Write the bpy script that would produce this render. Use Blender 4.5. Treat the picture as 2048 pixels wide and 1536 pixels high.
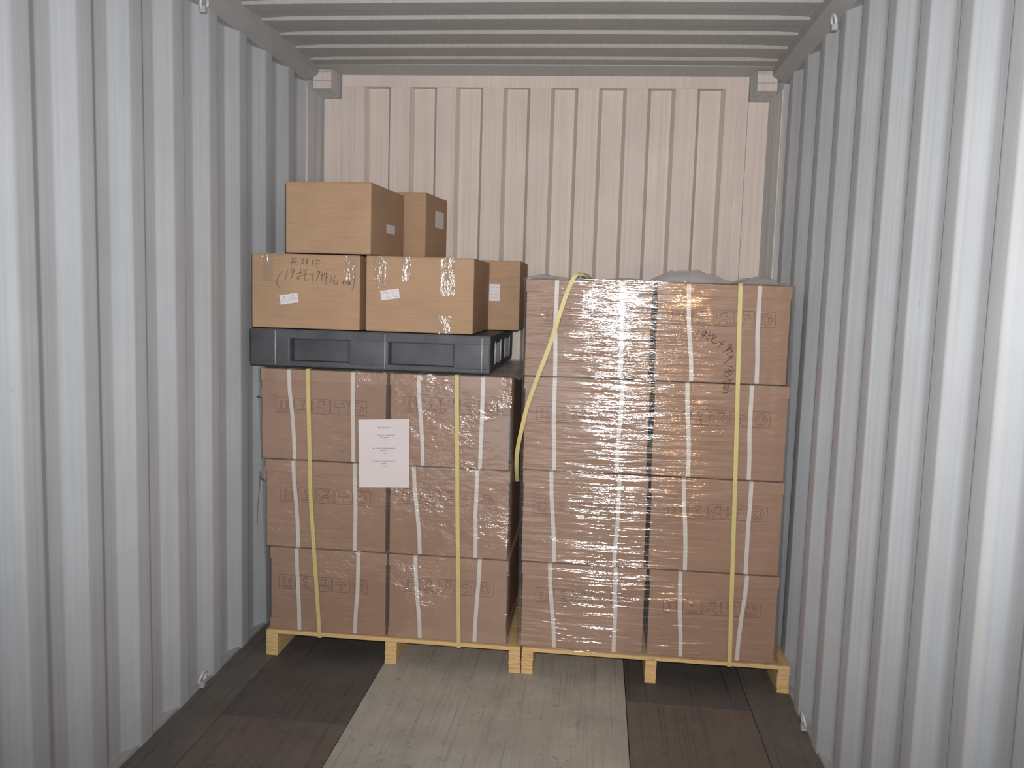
import bpy, bmesh, math, random
import numpy as np
from mathutils import Matrix, Vector

random.seed(7)
scene = bpy.context.scene
for o in list(bpy.data.objects):
    bpy.data.objects.remove(o, do_unlink=True)
COL = scene.collection

# ------------------------------------------------------------------ camera
CX, CZ = 1.5153, 1.596
YAW, PITCH, ROLL = 0.0993, -0.1066, 0.0302
cam_data = bpy.data.cameras.new('camera')
cam_data.sensor_width = 36.0
cam_data.lens = 36.0 * 1701.78 / 2048.0
cam_data.clip_start = 0.02
cam = bpy.data.objects.new('camera', cam_data)
COL.objects.link(cam)
fw = Vector((-math.sin(YAW) * math.cos(PITCH), math.cos(YAW) * math.cos(PITCH), math.sin(PITCH)))
r0 = Vector((math.cos(YAW), math.sin(YAW), 0.0))
u0 = r0.cross(fw)
rt = r0 * math.cos(ROLL) + u0 * math.sin(ROLL)
up = -r0 * math.sin(ROLL) + u0 * math.cos(ROLL)
M = Matrix((rt, up, -fw)).transposed().to_4x4()
M.translation = Vector((CX, 0.0, CZ))
cam.matrix_world = M
scene.camera = cam

# ------------------------------------------------------------------ world, lamps, exposure
world = bpy.data.worlds.new('world')
scene.world = world
world.use_nodes = True
wbg = world.node_tree.nodes['Background']
wbg.inputs[0].default_value = (0.86, 0.94, 1.0, 1)
wbg.inputs[1].default_value = 0.75            # dim dusk light through the open doors behind

def lamp(name, kind, loc, energy, color, size, aim=None, angle=None, blend=0.8):
    d = bpy.data.lights.new(name, kind)
    d.energy = energy
    d.color = color
    d.shadow_soft_size = size
    if kind == 'SPOT':
        d.spot_size = math.radians(angle)
        d.spot_blend = blend
    o = bpy.data.objects.new(name, d)
    COL.objects.link(o)
    o.location = loc
    if aim is not None:
        o.rotation_euler = (Vector(aim) - Vector(loc)).to_track_quat('-Z', 'Y').to_euler()
    return o

# the camera's own flash, just above the lens
lamp('camera_flash', 'SPOT', (CX + 0.03, 0.02, CZ + 0.06), 362.0, (0.965, 0.98, 1.0), 0.012,
     aim=(CX - 0.28, 3.4, CZ + 0.20), angle=102, blend=1.0)
# warm work lamp standing beside the photographer at the right-hand wall
lamp('work_lamp', 'SPOT', (2.24, -0.25, 1.50), 42.0, (1.0, 0.50, 0.18), 0.03,
     aim=(1.75, 3.4, 1.15), angle=58, blend=0.7)

scene.view_settings.view_transform = 'Standard'
scene.view_settings.look = 'None'
scene.view_settings.gamma = 1.0
scene.view_settings.use_curve_mapping = False
scene.view_settings.exposure = 0.12

# traced pen strokes (x, z) in metres on their box fronts
HAND_A = [[(0.237, 1.707), (0.263, 1.712)], [(0.244, 1.713), (0.245, 1.696)], [(0.254, 1.714), (0.253, 1.698)], [(0.235, 1.694), (0.266, 1.7)], [(0.246, 1.693), (0.24, 1.685)], [(0.255, 1.695), (0.262, 1.685)], [(0.269, 1.69), (0.27, 1.688)], [(0.281, 1.707), (0.288, 1.711), (0.291, 1.705), (0.284, 1.691), (0.292, 1.69)], [(0.31, 1.71), (0.302, 1.709), (0.305, 1.701), (0.312, 1.695), (0.306, 1.689), (0.301, 1.693), (0.308, 1.702), (0.311, 1.71)], [(0.333, 1.71), (0.327, 1.693)], [(0.331, 1.701), (0.331, 1.683)], [(0.343, 1.71), (0.339, 1.701)], [(0.341, 1.703), (0.36, 1.707)], [(0.338, 1.694), (0.37, 1.696)], [(0.349, 1.71), (0.348, 1.672)], [(0.201, 1.656), (0.185, 1.637), (0.177, 1.616), (0.18, 1.596), (0.191, 1.587)], [(0.224, 1.664), (0.217, 1.635), (0.213, 1.618)], [(0.251, 1.666), (0.242, 1.665), (0.238, 1.655), (0.247, 1.652), (0.254, 1.666), (0.245, 1.645), (0.235, 1.619)], [(0.264, 1.649), (0.285, 1.654)], [(0.281, 1.669), (0.278, 1.646), (0.271, 1.625), (0.262, 1.63)], [(0.263, 1.635), (0.285, 1.642)], [(0.307, 1.668), (0.291, 1.66)], [(0.289, 1.644), (0.313, 1.649)], [(0.301, 1.663), (0.296, 1.631), (0.299, 1.622), (0.315, 1.626)], [(0.318, 1.646), (0.339, 1.649)], [(0.333, 1.659), (0.329, 1.618)], [(0.36, 1.661), (0.35, 1.661), (0.35, 1.65), (0.358, 1.651), (0.363, 1.66), (0.355, 1.644), (0.345, 1.621)], [(0.373, 1.658), (0.367, 1.639)], [(0.371, 1.646), (0.368, 1.618)], [(0.383, 1.658), (0.378, 1.645)], [(0.379, 1.649), (0.396, 1.653)], [(0.376, 1.634), (0.395, 1.64)], [(0.389, 1.658), (0.387, 1.607)], [(0.412, 1.646), (0.407, 1.616)], [(0.428, 1.646), (0.419, 1.626), (0.421, 1.611), (0.434, 1.611), (0.438, 1.62), (0.429, 1.624), (0.42, 1.618)], [(0.454, 1.617), (0.471, 1.621)], [(0.462, 1.628), (0.46, 1.61)], [(0.472, 1.617), (0.482, 1.624), (0.491, 1.619), (0.488, 1.61), (0.479, 1.608), (0.475, 1.615), (0.486, 1.619), (0.489, 1.613), (0.48, 1.613)], [(0.481, 1.623), (0.494, 1.626)], [(0.5, 1.643), (0.508, 1.625), (0.504, 1.598), (0.497, 1.587)]]
HAND_B = [[(1.911, 1.473), (1.897, 1.445)], [(1.939, 1.469), (1.927, 1.466), (1.922, 1.454), (1.932, 1.453), (1.94, 1.468), (1.928, 1.448), (1.915, 1.432)], [(1.938, 1.448), (1.957, 1.455)], [(1.951, 1.468), (1.949, 1.443), (1.943, 1.434), (1.938, 1.44)], [(1.973, 1.459), (1.961, 1.452)], [(1.958, 1.437), (1.985, 1.453)], [(1.969, 1.456), (1.962, 1.432), (1.965, 1.425), (1.983, 1.422)], [(1.989, 1.406), (2.011, 1.436)], [(1.989, 1.429), (2.01, 1.416)], [(2.039, 1.419), (2.03, 1.42), (2.025, 1.411), (2.033, 1.405), (2.04, 1.415), (2.025, 1.399), (2.008, 1.388)], [(2.021, 1.396), (2.045, 1.405)], [(2.023, 1.382), (2.047, 1.395)], [(2.037, 1.401), (2.049, 1.386)], [(2.027, 1.37), (2.046, 1.377)], [(2.03, 1.365), (2.048, 1.371)], [(2.014, 1.343), (2.048, 1.374)], [(2.03, 1.334), (2.048, 1.331)], [(2.016, 1.313), (2.056, 1.317)], [(2.032, 1.326), (2.047, 1.307)], [(2.015, 1.304), (2.018, 1.295), (2.03, 1.293), (2.041, 1.302), (2.03, 1.31), (2.02, 1.306)], [(2.01, 1.267), (2.052, 1.282)], [(2.034, 1.281), (2.052, 1.26)], [(2.015, 1.246), (2.023, 1.258), (2.035, 1.258), (2.039, 1.249), (2.03, 1.24), (2.018, 1.243), (2.023, 1.251), (2.034, 1.25)], [(2.014, 1.226), (2.032, 1.228), (2.05, 1.242)]]

# ------------------------------------------------------------------ materials
def mat_new(name):
    m = bpy.data.materials.new(name)
    m.use_nodes = True
    nt = m.node_tree
    for n in list(nt.nodes):
        nt.nodes.remove(n)
    out = nt.nodes.new('ShaderNodeOutputMaterial')
    return m, nt, out

def N(nt, t, **kw):
    n = nt.nodes.new(t)
    for k, v in kw.items():
        if k.startswith('i_'):
            n.inputs[k[2:].replace('_', ' ')].default_value = v
        else:
            setattr(n, k, v)
    return n

def coords(nt, scale=(1, 1, 1), kind='Object', rot=(0, 0, 0)):
    tc = nt.nodes.new('ShaderNodeTexCoord')
    mp = nt.nodes.new('ShaderNodeMapping')
    mp.inputs['Scale'].default_value = scale
    mp.inputs['Rotation'].default_value = rot
    nt.links.new(tc.outputs[kind], mp.inputs['Vector'])
    oi = nt.nodes.new('ShaderNodeObjectInfo')       # so that alike pieces differ in grain
    ml = N(nt, 'ShaderNodeMath', operation='MULTIPLY')
    ml.inputs[1].default_value = 37.0
    nt.links.new(oi.outputs['Random'], ml.inputs[0])
    cb = nt.nodes.new('ShaderNodeCombineXYZ')
    for k in range(3):
        nt.links.new(ml.outputs[0], cb.inputs[k])
    nt.links.new(cb.outputs[0], mp.inputs['Location'])
    return mp.outputs['Vector']

def ramp(nt, src, stops):
    r = nt.nodes.new('ShaderNodeValToRGB')
    cr = r.color_ramp
    while len(cr.elements) < len(stops):
        cr.elements.new(0.5)
    for e, (p, c) in zip(cr.elements, stops):
        e.position = p
        e.color = (*c, 1) if len(c) == 3 else c
    nt.links.new(src, r.inputs[0])
    return r.outputs[0]

def noise(nt, vec, scale, detail=4, rough=0.55):
    n = nt.nodes.new('ShaderNodeTexNoise')
    n.inputs['Scale'].default_value = scale
    n.inputs['Detail'].default_value = detail
    n.inputs['Roughness'].default_value = rough
    nt.links.new(vec, n.inputs['Vector'])
    return n.outputs['Fac']

def mix(nt, a, b, fac, mode='MULTIPLY'):
    m = nt.nodes.new('ShaderNodeMix')
    m.data_type = 'RGBA'
    m.blend_type = mode
    for s, v in ((0, fac), (6, a), (7, b)):
        if isinstance(v, (int, float)):
            m.inputs[s].default_value = v
        elif isinstance(v, tuple):
            m.inputs[s].default_value = (*v, 1)
        else:
            nt.links.new(v, m.inputs[s])
    return m.outputs[2]

def bump(nt, h, dist, strength=1.0):
    b = nt.nodes.new('ShaderNodeBump')
    b.inputs['Distance'].default_value = dist
    b.inputs['Strength'].default_value = strength
    nt.links.new(h, b.inputs['Height'])
    return b.outputs['Normal']

def principled(nt, out, color, rough=0.6, spec=0.3, normal=None):
    p = nt.nodes.new('ShaderNodeBsdfPrincipled')
    if isinstance(color, tuple):
        p.inputs['Base Color'].default_value = (*color, 1)
    else:
        nt.links.new(color, p.inputs['Base Color'])
    p.inputs['Roughness'].default_value = rough
    p.inputs['Specular IOR Level'].default_value = spec
    if normal is not None:
        nt.links.new(normal, p.inputs['Normal'])
    nt.links.new(p.outputs[0], out.inputs[0])
    return p

def m_paint(name, c, rough=0.55, dirt=0.25, spec=0.3, rust=0.0):
    m, nt, out = mat_new(name)
    v = coords(nt, (1, 1, 1))
    blotch = ramp(nt, noise(nt, v, 3.2, 5, 0.6), [(0.3, tuple(x * 0.90 for x in c)), (0.7, c)])
    vs = coords(nt, (26, 26, 0.35))
    streak = ramp(nt, noise(nt, vs, 3.0, 4, 0.6), [(0.35, (1 - dirt,) * 3), (0.62, (1, 1, 1))])
    colr = mix(nt, blotch, streak, 1.0)
    spk = ramp(nt, noise(nt, coords(nt, (1, 1, 0.6)), 38, 3, 0.6), [(0.70, (1, 1, 1)), (0.78, (0.55, 0.47, 0.42))])
    colr = mix(nt, colr, spk, 0.35 + rust)
    principled(nt, out, colr, rough, spec, bump(nt, noise(nt, v, 34, 2), 0.0005, 0.05))
    return m

def m_card(name, c, tone=0.1):
    m, nt, out = mat_new(name)
    v = coords(nt)
    a = ramp(nt, noise(nt, v, 5.0, 4, 0.6), [(0.3, tuple(x * (1 - tone) for x in c)), (0.7, tuple(min(1, x * (1 + tone)) for x in c))])
    flute = noise(nt, coords(nt, (4, 4, 160)), 2.0, 3, 0.5)
    fl = ramp(nt, flute, [(0.35, (0.90, 0.89, 0.88)), (0.65, (1, 1, 1))])
    colr = mix(nt, a, fl, 1.0)
    fib = ramp(nt, noise(nt, coords(nt, (1, 1, 1)), 260, 2, 0.7), [(0.3, (0.93, 0.92, 0.91)), (0.7, (1, 1, 1))])
    colr = mix(nt, colr, fib, 1.0)
    principled(nt, out, colr, 0.75, 0.18, bump(nt, flute, 0.0006, 0.5))
    return m

def m_plain(name, c, rough=0.6, spec=0.3, var=0.06, scale=12):
    m, nt, out = mat_new(name)
    a = ramp(nt, noise(nt, coords(nt), scale, 3), [(0.3, tuple(x * (1 - var) for x in c)), (0.7, tuple(min(1, x * (1 + var)) for x in c))])
    principled(nt, out, a, rough, spec)
    return m

def m_wood(name, c):
    m, nt, out = mat_new(name)
    g = noise(nt, coords(nt, (6, 1.2, 40)), 3.0, 4, 0.6)
    a = ramp(nt, g, [(0.25, tuple(x * 0.72 for x in c)), (0.45, c), (0.75, tuple(min(1, x * 1.12) for x in c))])
    sp = ramp(nt, noise(nt, coords(nt, (9, 3, 9)), 6, 3), [(0.66, (1, 1, 1)), (0.74, (0.72, 0.50, 0.36))])
    principled(nt, out, mix(nt, a, sp, 1.0), 0.7, 0.2, bump(nt, g, 0.002, 0.4))
    return m

def m_floor(name, c, scratch=0.5, spec=0.22, rough=0.6):
    m, nt, out = mat_new(name)
    a = ramp(nt, noise(nt, coords(nt), 4.5, 6, 0.65), [(0.28, tuple(x * 0.80 for x in c)), (0.72, tuple(x * 1.13 for x in c))])
    ln = noise(nt, coords(nt, (46, 0.9, 1)), 2.0, 5, 0.7)
    l1 = ramp(nt, ln, [(0.30, (1 - scratch * 0.7,) * 3), (0.48, (1, 1, 1))])
    colr = mix(nt, a, l1, 1.0)
    sp = ramp(nt, noise(nt, coords(nt), 30, 4, 0.7), [(0.30, (0.55, 0.50, 0.46)), (0.40, (1, 1, 1))])
    colr = mix(nt, colr, sp, 0.6)
    pale = ramp(nt, noise(nt, coords(nt, (30, 1.3, 1)), 2.7, 5, 0.7), [(0.66, (0, 0, 0)), (0.78, (0.16, 0.145, 0.13))])
    colr = mix(nt, colr, pale, scratch * 0.7, 'ADD')
    principled(nt, out, colr, rough, spec, bump(nt, ln, 0.002, 0.5))
    return m

def m_film(name, refl, rough, sc_fine, dist_fine, sc_mid, dist_mid, patch, haze=0.03, tilt=0.05, floor_=0.15):
    """thin clear stretch film: mostly see-through, mirror-like on its creases"""
    m, nt, out = mat_new(name)
    v1 = coords(nt, sc_fine, rot=(0, tilt, 0))
    v2 = coords(nt, sc_mid, rot=(0, tilt * 1.6, 0))
    n1 = noise(nt, v1, 1.0, 3, 0.6)
    n2 = noise(nt, v2, 1.0, 2, 0.5)
    msk = nt.nodes.new('ShaderNodeMapRange')
    msk.inputs['From Min'].default_value = patch[0]
    msk.inputs['From Max'].default_value = patch[1]
    msk.inputs['To Min'].default_value = floor_
    nt.links.new(noise(nt, coords(nt, (1.0, 1.0, 1.4)), 3.6, 3, 0.55), msk.inputs[0])
    b2 = nt.nodes.new('ShaderNodeBump')
    b2.inputs['Distance'].default_value = dist_mid
    nt.links.new(n2, b2.inputs['Height'])
    nt.links.new(msk.outputs[0], b2.inputs['Strength'])
    b1 = nt.nodes.new('ShaderNodeBump')
    b1.inputs['Distance'].default_value = dist_fine
    nt.links.new(n1, b1.inputs['Height'])
    nt.links.new(msk.outputs[0], b1.inputs['Strength'])
    nt.links.new(b2.outputs[0], b1.inputs['Normal'])
    tr = N(nt, 'ShaderNodeBsdfTransparent')
    tr.inputs[0].default_value = (0.97, 0.97, 0.97, 1)
    gl = N(nt, 'ShaderNodeBsdfGlossy')
    gl.inputs['Roughness'].default_value = rough
    gl.inputs['Color'].default_value = (1, 1, 1, 1)
    nt.links.new(b1.outputs[0], gl.inputs['Normal'])
    df = N(nt, 'ShaderNodeBsdfDiffuse')
    df.inputs[0].default_value = (0.75, 0.72, 0.70, 1)
    s1 = N(nt, 'ShaderNodeMixShader')
    s1.inputs[0].default_value = haze
    nt.links.new(tr.outputs[0], s1.inputs[1])
    nt.links.new(df.outputs[0], s1.inputs[2])
    s2 = N(nt, 'ShaderNodeMixShader')
    s2.inputs[0].default_value = refl
    nt.links.new(s1.outputs[0], s2.inputs[1])
    nt.links.new(gl.outputs[0], s2.inputs[2])
    nt.links.new(s2.outputs[0], out.inputs[0])
    return m

MAT = dict(
    wall=m_paint('grey_container_paint', (0.50, 0.505, 0.515), 0.6, 0.09, 0.22),
    roof=m_paint('roof_paint', (0.47, 0.45, 0.425), 0.6, 0.12, 0.2),
    rail=m_paint('rail_paint', (0.44, 0.43, 0.42), 0.6, 0.02, 0.2),
    end=m_paint('end_wall_paint', (0.70, 0.60, 0.535), 0.6, 0.10),
    post=m_paint('post_paint', (0.50, 0.48, 0.46), 0.6, 0.2),
    card=m_card('wrapped_cardboard', (0.385, 0.235, 0.158), 0.09),
    lid=m_card('lid_cardboard', (0.40, 0.248, 0.166), 0.08),
    card2=m_card('plain_cardboard', (0.42, 0.275, 0.172), 0.07),
    strap=m_plain('white_strap', (0.66, 0.61, 0.56), 0.45, 0.35),
    yellow=m_plain('yellow_strap', (0.52, 0.44, 0.18), 0.45, 0.35),
    ink=m_plain('printing_ink', (0.15, 0.075, 0.05), 0.8, 0.1),
    marker=m_plain('marker_ink', (0.12, 0.07, 0.065), 0.7, 0.2),
    text=m_plain('paper_print', (0.30, 0.26, 0.26), 0.8, 0.1),
    paper=m_plain('white_paper', (0.62, 0.56, 0.55), 0.8, 0.15, 0.03, 5),
    sticker=m_plain('white_sticker', (0.66, 0.62, 0.62), 0.6, 0.2, 0.03, 30),
    wood=m_wood('pine_plywood', (0.62, 0.42, 0.20)),
    plastic=m_plain('black_plastic', (0.075, 0.076, 0.084), 0.5, 0.3, 0.25, 9),  # greyed from black, putting the haze of the openings into the colour
    rib_glint=m_plain('painted_rib_glint', (0.36, 0.36, 0.36), 0.35, 0.6),  # pale grey stands in for the glint along the ribs
    steel=m_paint('ring_paint', (0.62, 0.61, 0.59), 0.4, 0.1),
    floor_mid=m_floor('floor_worn', (0.41, 0.375, 0.32), 0.42),
    floor_brown=m_floor('floor_brown', (0.155, 0.121, 0.101), 0.5),
    floor_dark=m_floor('floor_dark', (0.105, 0.091, 0.083), 0.5),
    floor_side=m_floor('floor_side', (0.150, 0.132, 0.115), 0.6),
    film_r=m_film('stretch_film_tight', 0.13, 0.088, (9, 9, 105), 0.0030, (3.4, 3.4, 36), 0.014, (0.36, 0.56), 0.022, 0.06, 0.45),
    film_l=m_film('stretch_film_loose', 0.13, 0.09, (70, 70, 100), 0.0042, (14, 14, 30), 0.013, (0.45, 0.64), 0.03, 0.10, 0.13),
    tape=m_film('clear_tape', 0.035, 0.085, (110, 110, 40), 0.0034, (42, 42, 14), 0.008, (0.40, 0.60), 0.02, 0.0, 0.5),
    flap=m_plain('dull_film_scrap', (0.19, 0.175, 0.165), 0.5, 0.3),
    bunch=m_film('bunched_film', 0.16, 0.25, (30, 30, 60), 0.004, (8, 8, 14), 0.01, (0.3, 0.6), 0.42, 0.1),
)

# ------------------------------------------------------------------ mesh helpers
def link(name, me, mat=None, parent=None, smooth=False):
    o = bpy.data.objects.new(name, me)
    COL.objects.link(o)
    if mat is not None and len(me.materials) == 0:
        me.materials.append(MAT[mat] if isinstance(mat, str) else mat)
    if parent is not None:
        o.parent = parent
    if smooth:
        for p in me.polygons:
            p.use_smooth = True
    return o

def tag(o, label=None, cat=None, group=None, kind=None):
    if label: o['label'] = label
    if cat: o['category'] = cat
    if group: o['group'] = group
    if kind: o['kind'] = kind
    return o

def thing(name, loc, label, cat, group=None, rz=0.0):
    o = bpy.data.objects.new(name, None)
    o.empty_display_size = 0.05
    COL.objects.link(o)
    o.location = loc
    o.rotation_euler = (0, 0, rz)
    return tag(o, label, cat, group)

def me_from(name, v, f):
    me = bpy.data.meshes.new(name)
    me.from_pydata(v, [], f)
    me.update()
    return me

def box_me(name, x0, x1, y0, y1, z0, z1, bev=0.0, seg=2):
    bm = bmesh.new()
    bmesh.ops.create_cube(bm, size=1.0)
    for v in bm.verts:
        v.co = Vector(((x0 + x1) / 2 + v.co.x * (x1 - x0), (y0 + y1) / 2 + v.co.y * (y1 - y0), (z0 + z1) / 2 + v.co.z * (z1 - z0)))
    if bev > 0:
        bmesh.ops.bevel(bm, geom=bm.edges[:], offset=bev, segments=seg, affect='EDGES', profile=0.6)
    bmesh.ops.recalc_face_normals(bm, faces=bm.faces[:])
    me = bpy.data.meshes.new(name)
    bm.to_mesh(me)
    bm.free()
    return me

def merge_boxes(name, boxes, bev=0.0):
    v, f = [], []
    for b in boxes:
        me = box_me('tmp', *b, bev=bev)
        n = len(v)
        v += [tuple(q.co) for q in me.vertices]
        f += [[n + i for i in p.vertices] for p in me.polygons]
        bpy.data.meshes.remove(me)
    return me_from(name, v, f)

def extrude_profile(name, pts, z0, z1, flip=False):
    """vertical sheet through the (x, y) points"""
    v = [(x, y, z0) for x, y in pts] + [(x, y, z1) for x, y in pts]
    n = len(pts)
    f = [(i, i + 1, n + i + 1, n + i) for i in range(n - 1)]
    if flip:
        f = [q[::-1] for q in f]
    return me_from(name, v, f)

def prism(name, poly, axis, a, b):
    """closed prism: poly of 2d points, extruded along axis from a to b"""
    n = len(poly)
    def P(q, t):
        return (t, q[0], q[1]) if axis == 'x' else (q[0], t, q[1]) if axis == 'y' else (q[0], q[1], t)
    v = [P(q, a) for q in poly] + [P(q, b) for q in poly]
    f = [(i, (i + 1) % n, n + (i + 1) % n, n + i) for i in range(n)] + [tuple(range(n))[::-1], tuple(range(n, 2 * n))]
    me = me_from(name, v, f)
    bm = bmesh.new(); bm.from_mesh(me)
    bmesh.ops.recalc_face_normals(bm, faces=bm.faces[:])
    bm.to_mesh(me); bm.free()
    return me

def solid(o, t, off=1.0):
    m = o.modifiers.new('thickness', 'SOLIDIFY')
    m.thickness = t
    m.offset = off
    m.use_rim = False

def strokes_me(name, strokes, w, y=0.0, th=0.0004, ox=0.0, oz=0.0):
    """pen strokes as thin raised ribbons in the xz plane, facing -y"""
    v, f = [], []
    for s in strokes:
        for (x0, z0), (x1, z1) in zip(s[:-1], s[1:]):
            dx, dz = x1 - x0, z1 - z0
            L = math.hypot(dx, dz) or 1e-6
            ux, uz = dx / L, dz / L
            a0, b0, a1, b1 = x0 - ux * w * .4, z0 - uz * w * .4, x1 + ux * w * .4, z1 + uz * w * .4
            px, pz = -uz * w / 2, ux * w / 2
            n = len(v)
            c = [(a0 + px, b0 + pz), (a0 - px, b0 - pz), (a1 - px, b1 - pz), (a1 + px, b1 + pz)]
            v += [(q[0] - ox, y - th, q[1] - oz) for q in c] + [(q[0] - ox, y, q[1] - oz) for q in c]
            f += [(n, n + 1, n + 2, n + 3), (n, n + 4, n + 5, n + 1), (n + 1, n + 5, n + 6, n + 2), (n + 2, n + 6, n + 7, n + 3), (n + 3, n + 7, n + 4, n)]
    me = me_from(name, v, f)
    bm = bmesh.new(); bm.from_mesh(me)
    bmesh.ops.recalc_face_normals(bm, faces=bm.faces[:])
    bm.to_mesh(me); bm.free()
    return me

def ribbon_me(name, path, w, th, across=(1, 0, 0)):
    """flat band of width w following a 3d path"""
    ac = Vector(across).normalized()
    P = [Vector(q) for q in path]
    v, f = [], []
    for i, q in enumerate(P):
        t = (P[min(i + 1, len(P) - 1)] - P[max(i - 1, 0)]).normalized()
        a = (ac - t * ac.dot(t)).normalized()
        nrm = t.cross(a).normalized()
        for sx, sn in ((-1, -1), (1, -1), (1, 1), (-1, 1)):
            v.append(tuple(q + a * (sx * w / 2) + nrm * (sn * th / 2)))
    for i in range(len(P) - 1):
        n = 4 * i
        for k in range(4):
            k2 = (k + 1) % 4
            f.append((n + k, n + k2, n + 4 + k2, n + 4 + k))
    f.append((0, 1, 2, 3)); n = 4 * (len(P) - 1); f.append((n + 3, n + 2, n + 1, n))
    me = me_from(name, v, f)
    bm = bmesh.new(); bm.from_mesh(me)
    bmesh.ops.recalc_face_normals(bm, faces=bm.faces[:])
    bm.to_mesh(me); bm.free()
    return me

def tube_me(name, path, r, seg=8, closed=False):
    P = [Vector(q) for q in path]
    n = len(P)
    v, f = [], []
    ref = Vector((0.13, 0.9, 0.21)).normalized()
    for i in range(n):
        a = P[(i - 1) % n] if closed or i > 0 else P[i]
        b = P[(i + 1) % n] if closed or i < n - 1 else P[i]
        t = (b - a).normalized()
        s = t.cross(ref).normalized()
        q = t.cross(s)
        for k in range(seg):
            g = 2 * math.pi * k / seg
            v.append(tuple(P[i] + s * (r * math.cos(g)) + q * (r * math.sin(g))))
    for i in range(n if closed else n - 1):
        j = (i + 1) % n
        for k in range(seg):
            k2 = (k + 1) % seg
            f.append((i * seg + k, i * seg + k2, j * seg + k2, j * seg + k))
    if not closed:
        f.append(tuple(range(seg))[::-1]); f.append(tuple((n - 1) * seg + k for k in range(seg)))
    return me_from(name, v, f)

# vectorised value noise for the film creases
_rng = np.random.RandomState(11)
_tab = _rng.rand(256, 256)
def vnoise(x, y):
    xi = np.floor(x).astype(int); yi = np.floor(y).astype(int)
    fx = x - xi; fy = y - yi
    fx = fx * fx * fx * (fx * (fx * 6 - 15) + 10); fy = fy * fy * fy * (fy * (fy * 6 - 15) + 10)
    t = lambda a, b: _tab[(xi + a) % 256, (yi + b) % 256]
    return (t(0, 0) * (1 - fx) + t(1, 0) * fx) * (1 - fy) + (t(0, 1) * (1 - fx) + t(1, 1) * fx) * fy

# ------------------------------------------------------------------ the container (structure)
W, YE, YD = 2.35, 4.39, -0.8          # width between corrugation crests, end wall, open door end
P, DEP = 0.278, 0.036
ZT = 2.628                            # top of the side walls

def wall_profile(phase, side):
    """phase: y where an inner crest begins; side -1 left, +1 right"""
    X = (lambda d: -d) if side < 0 else (lambda d: W + d)
    pts = []
    k = math.floor((YD - phase) / P)
    y = phase + k * P
    while y < 4.34:
        for dy, d in ((0.0, 0.0), (0.072, 0.0), (0.140, DEP), (0.210, DEP)):
            if YD <= y + dy <= 4.36:
                pts.append((X(d), y + dy))
        y += P
    # pressed bends: tight on the crests, wide in the troughs
    out = [pts[0]]
    for a, q, c in zip(pts[:-2], pts[1:-1], pts[2:]):
        r = 0.006 if abs(q[0] - X(0.0)) < 1e-6 else (0.008 if side < 0 else 0.016)
        A, Q, C = (np.array(k) for k in (a, q, c))
        p0 = Q + (A - Q) / np.linalg.norm(A - Q) * r
        p1 = Q + (C - Q) / np.linalg.norm(C - Q) * r
        for t in (0.0, 0.25, 0.5, 0.75, 1.0):
            out.append(tuple((1 - t) ** 2 * p0 + 2 * t * (1 - t) * Q + t * t * p1))
    out.append(pts[-1])
    return [(float(x), float(yy)) for x, yy in out]

for side, nm, ph, lab in ((-1, 'wall_left', 3.762, 'left corrugated grey painted steel wall of the container'),
                          (1, 'wall_right', 4.087, 'right corrugated grey painted steel wall of the container')):
    me = extrude_profile(nm, wall_profile(ph, side), -0.01, ZT + 0.01, flip=side < 0)
    w = link(nm, me, 'wall', None, True)
    solid(w, 0.004, -1.0)
    tag(w, lab, 'wall', kind='structure')

# bottom rails under the walls
for i, (x0, x1, lab) in enumerate(((-0.06, 0.0, 'steel bottom rail along the foot of the left wall'),
                                   (W, W + 0.06, 'steel bottom rail along the foot of the right wall'))):
    o = link('baseboard_left' if i == 0 else 'baseboard_right', box_me('rail', x0, x1, YD, 4.39, -0.05, 0.012, 0.002), 'rail')
    tag(o, lab, 'rail', kind='structure')

# top rails with a sloping lip
lp = [(-0.06, ZT), (0.0, ZT), (0.056, ZT + 0.036), (0.056, 2.74), (-0.06, 2.74)]
o = link('trim_1', prism('top_rail', lp, 'y', YD, YE), 'rail')
tag(o, 'sloping steel top rail above the left wall', 'rail', kind='structure')
o = link('trim_2', prism('top_rail', [(W - x, z) for x, z in lp], 'y', YD, YE), 'rail')
tag(o, 'sloping steel top rail above the right wall', 'rail', kind='structure')

# roof: corrugations across the container; the steep faces look back at the doors
ROOF_P, ROOF_D, ZR = 0.2015, 0.013, 2.702
prof = []
y = 4.195
while y > YD:
    # going towards the doors: lower flat, short rise, upper flat
    prof += [(y + 0.088, ZR), (y, ZR), (y - 0.010, ZR + ROOF_D), (y - 0.100, ZR + ROOF_D)]
    y -= ROOF_P
prof = [q for q in prof if q[0] > YD]
nx = 24
v, f = [], []
for i in range(nx + 1):
    x = -0.02 + (W + 0.04) * i / nx
    sag = 0.006 * (1 - ((x - W / 2) / (W / 2)) ** 2)
    fade = max(0.0, min(1.0, (x - 0.055) / 0.035, (W - 0.055 - x) / 0.035))
    for (yy, zz) in prof:
        v.append((x, yy, ZR + (zz - ZR) * fade + sag))
n = len(prof)
for i in range(nx):
    for j in range(n - 1):
        f.append((i * n + j, (i + 1) * n + j, (i + 1) * n + j + 1, i * n + j + 1))
me = me_from('ceiling', v, f)
bm = bmesh.new(); bm.from_mesh(me); bmesh.ops.recalc_face_normals(bm, faces=bm.faces[:])
if bm.faces[0].normal.z > 0:
    bmesh.ops.reverse_faces(bm, faces=bm.faces[:])
bm.to_mesh(me); bm.free()
o = link('ceiling', me, 'roof')
solid(o, 0.003, -1.0)
tag(o, 'corrugated grey steel roof of the container with cross ribs', 'ceiling', kind='structure')
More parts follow.
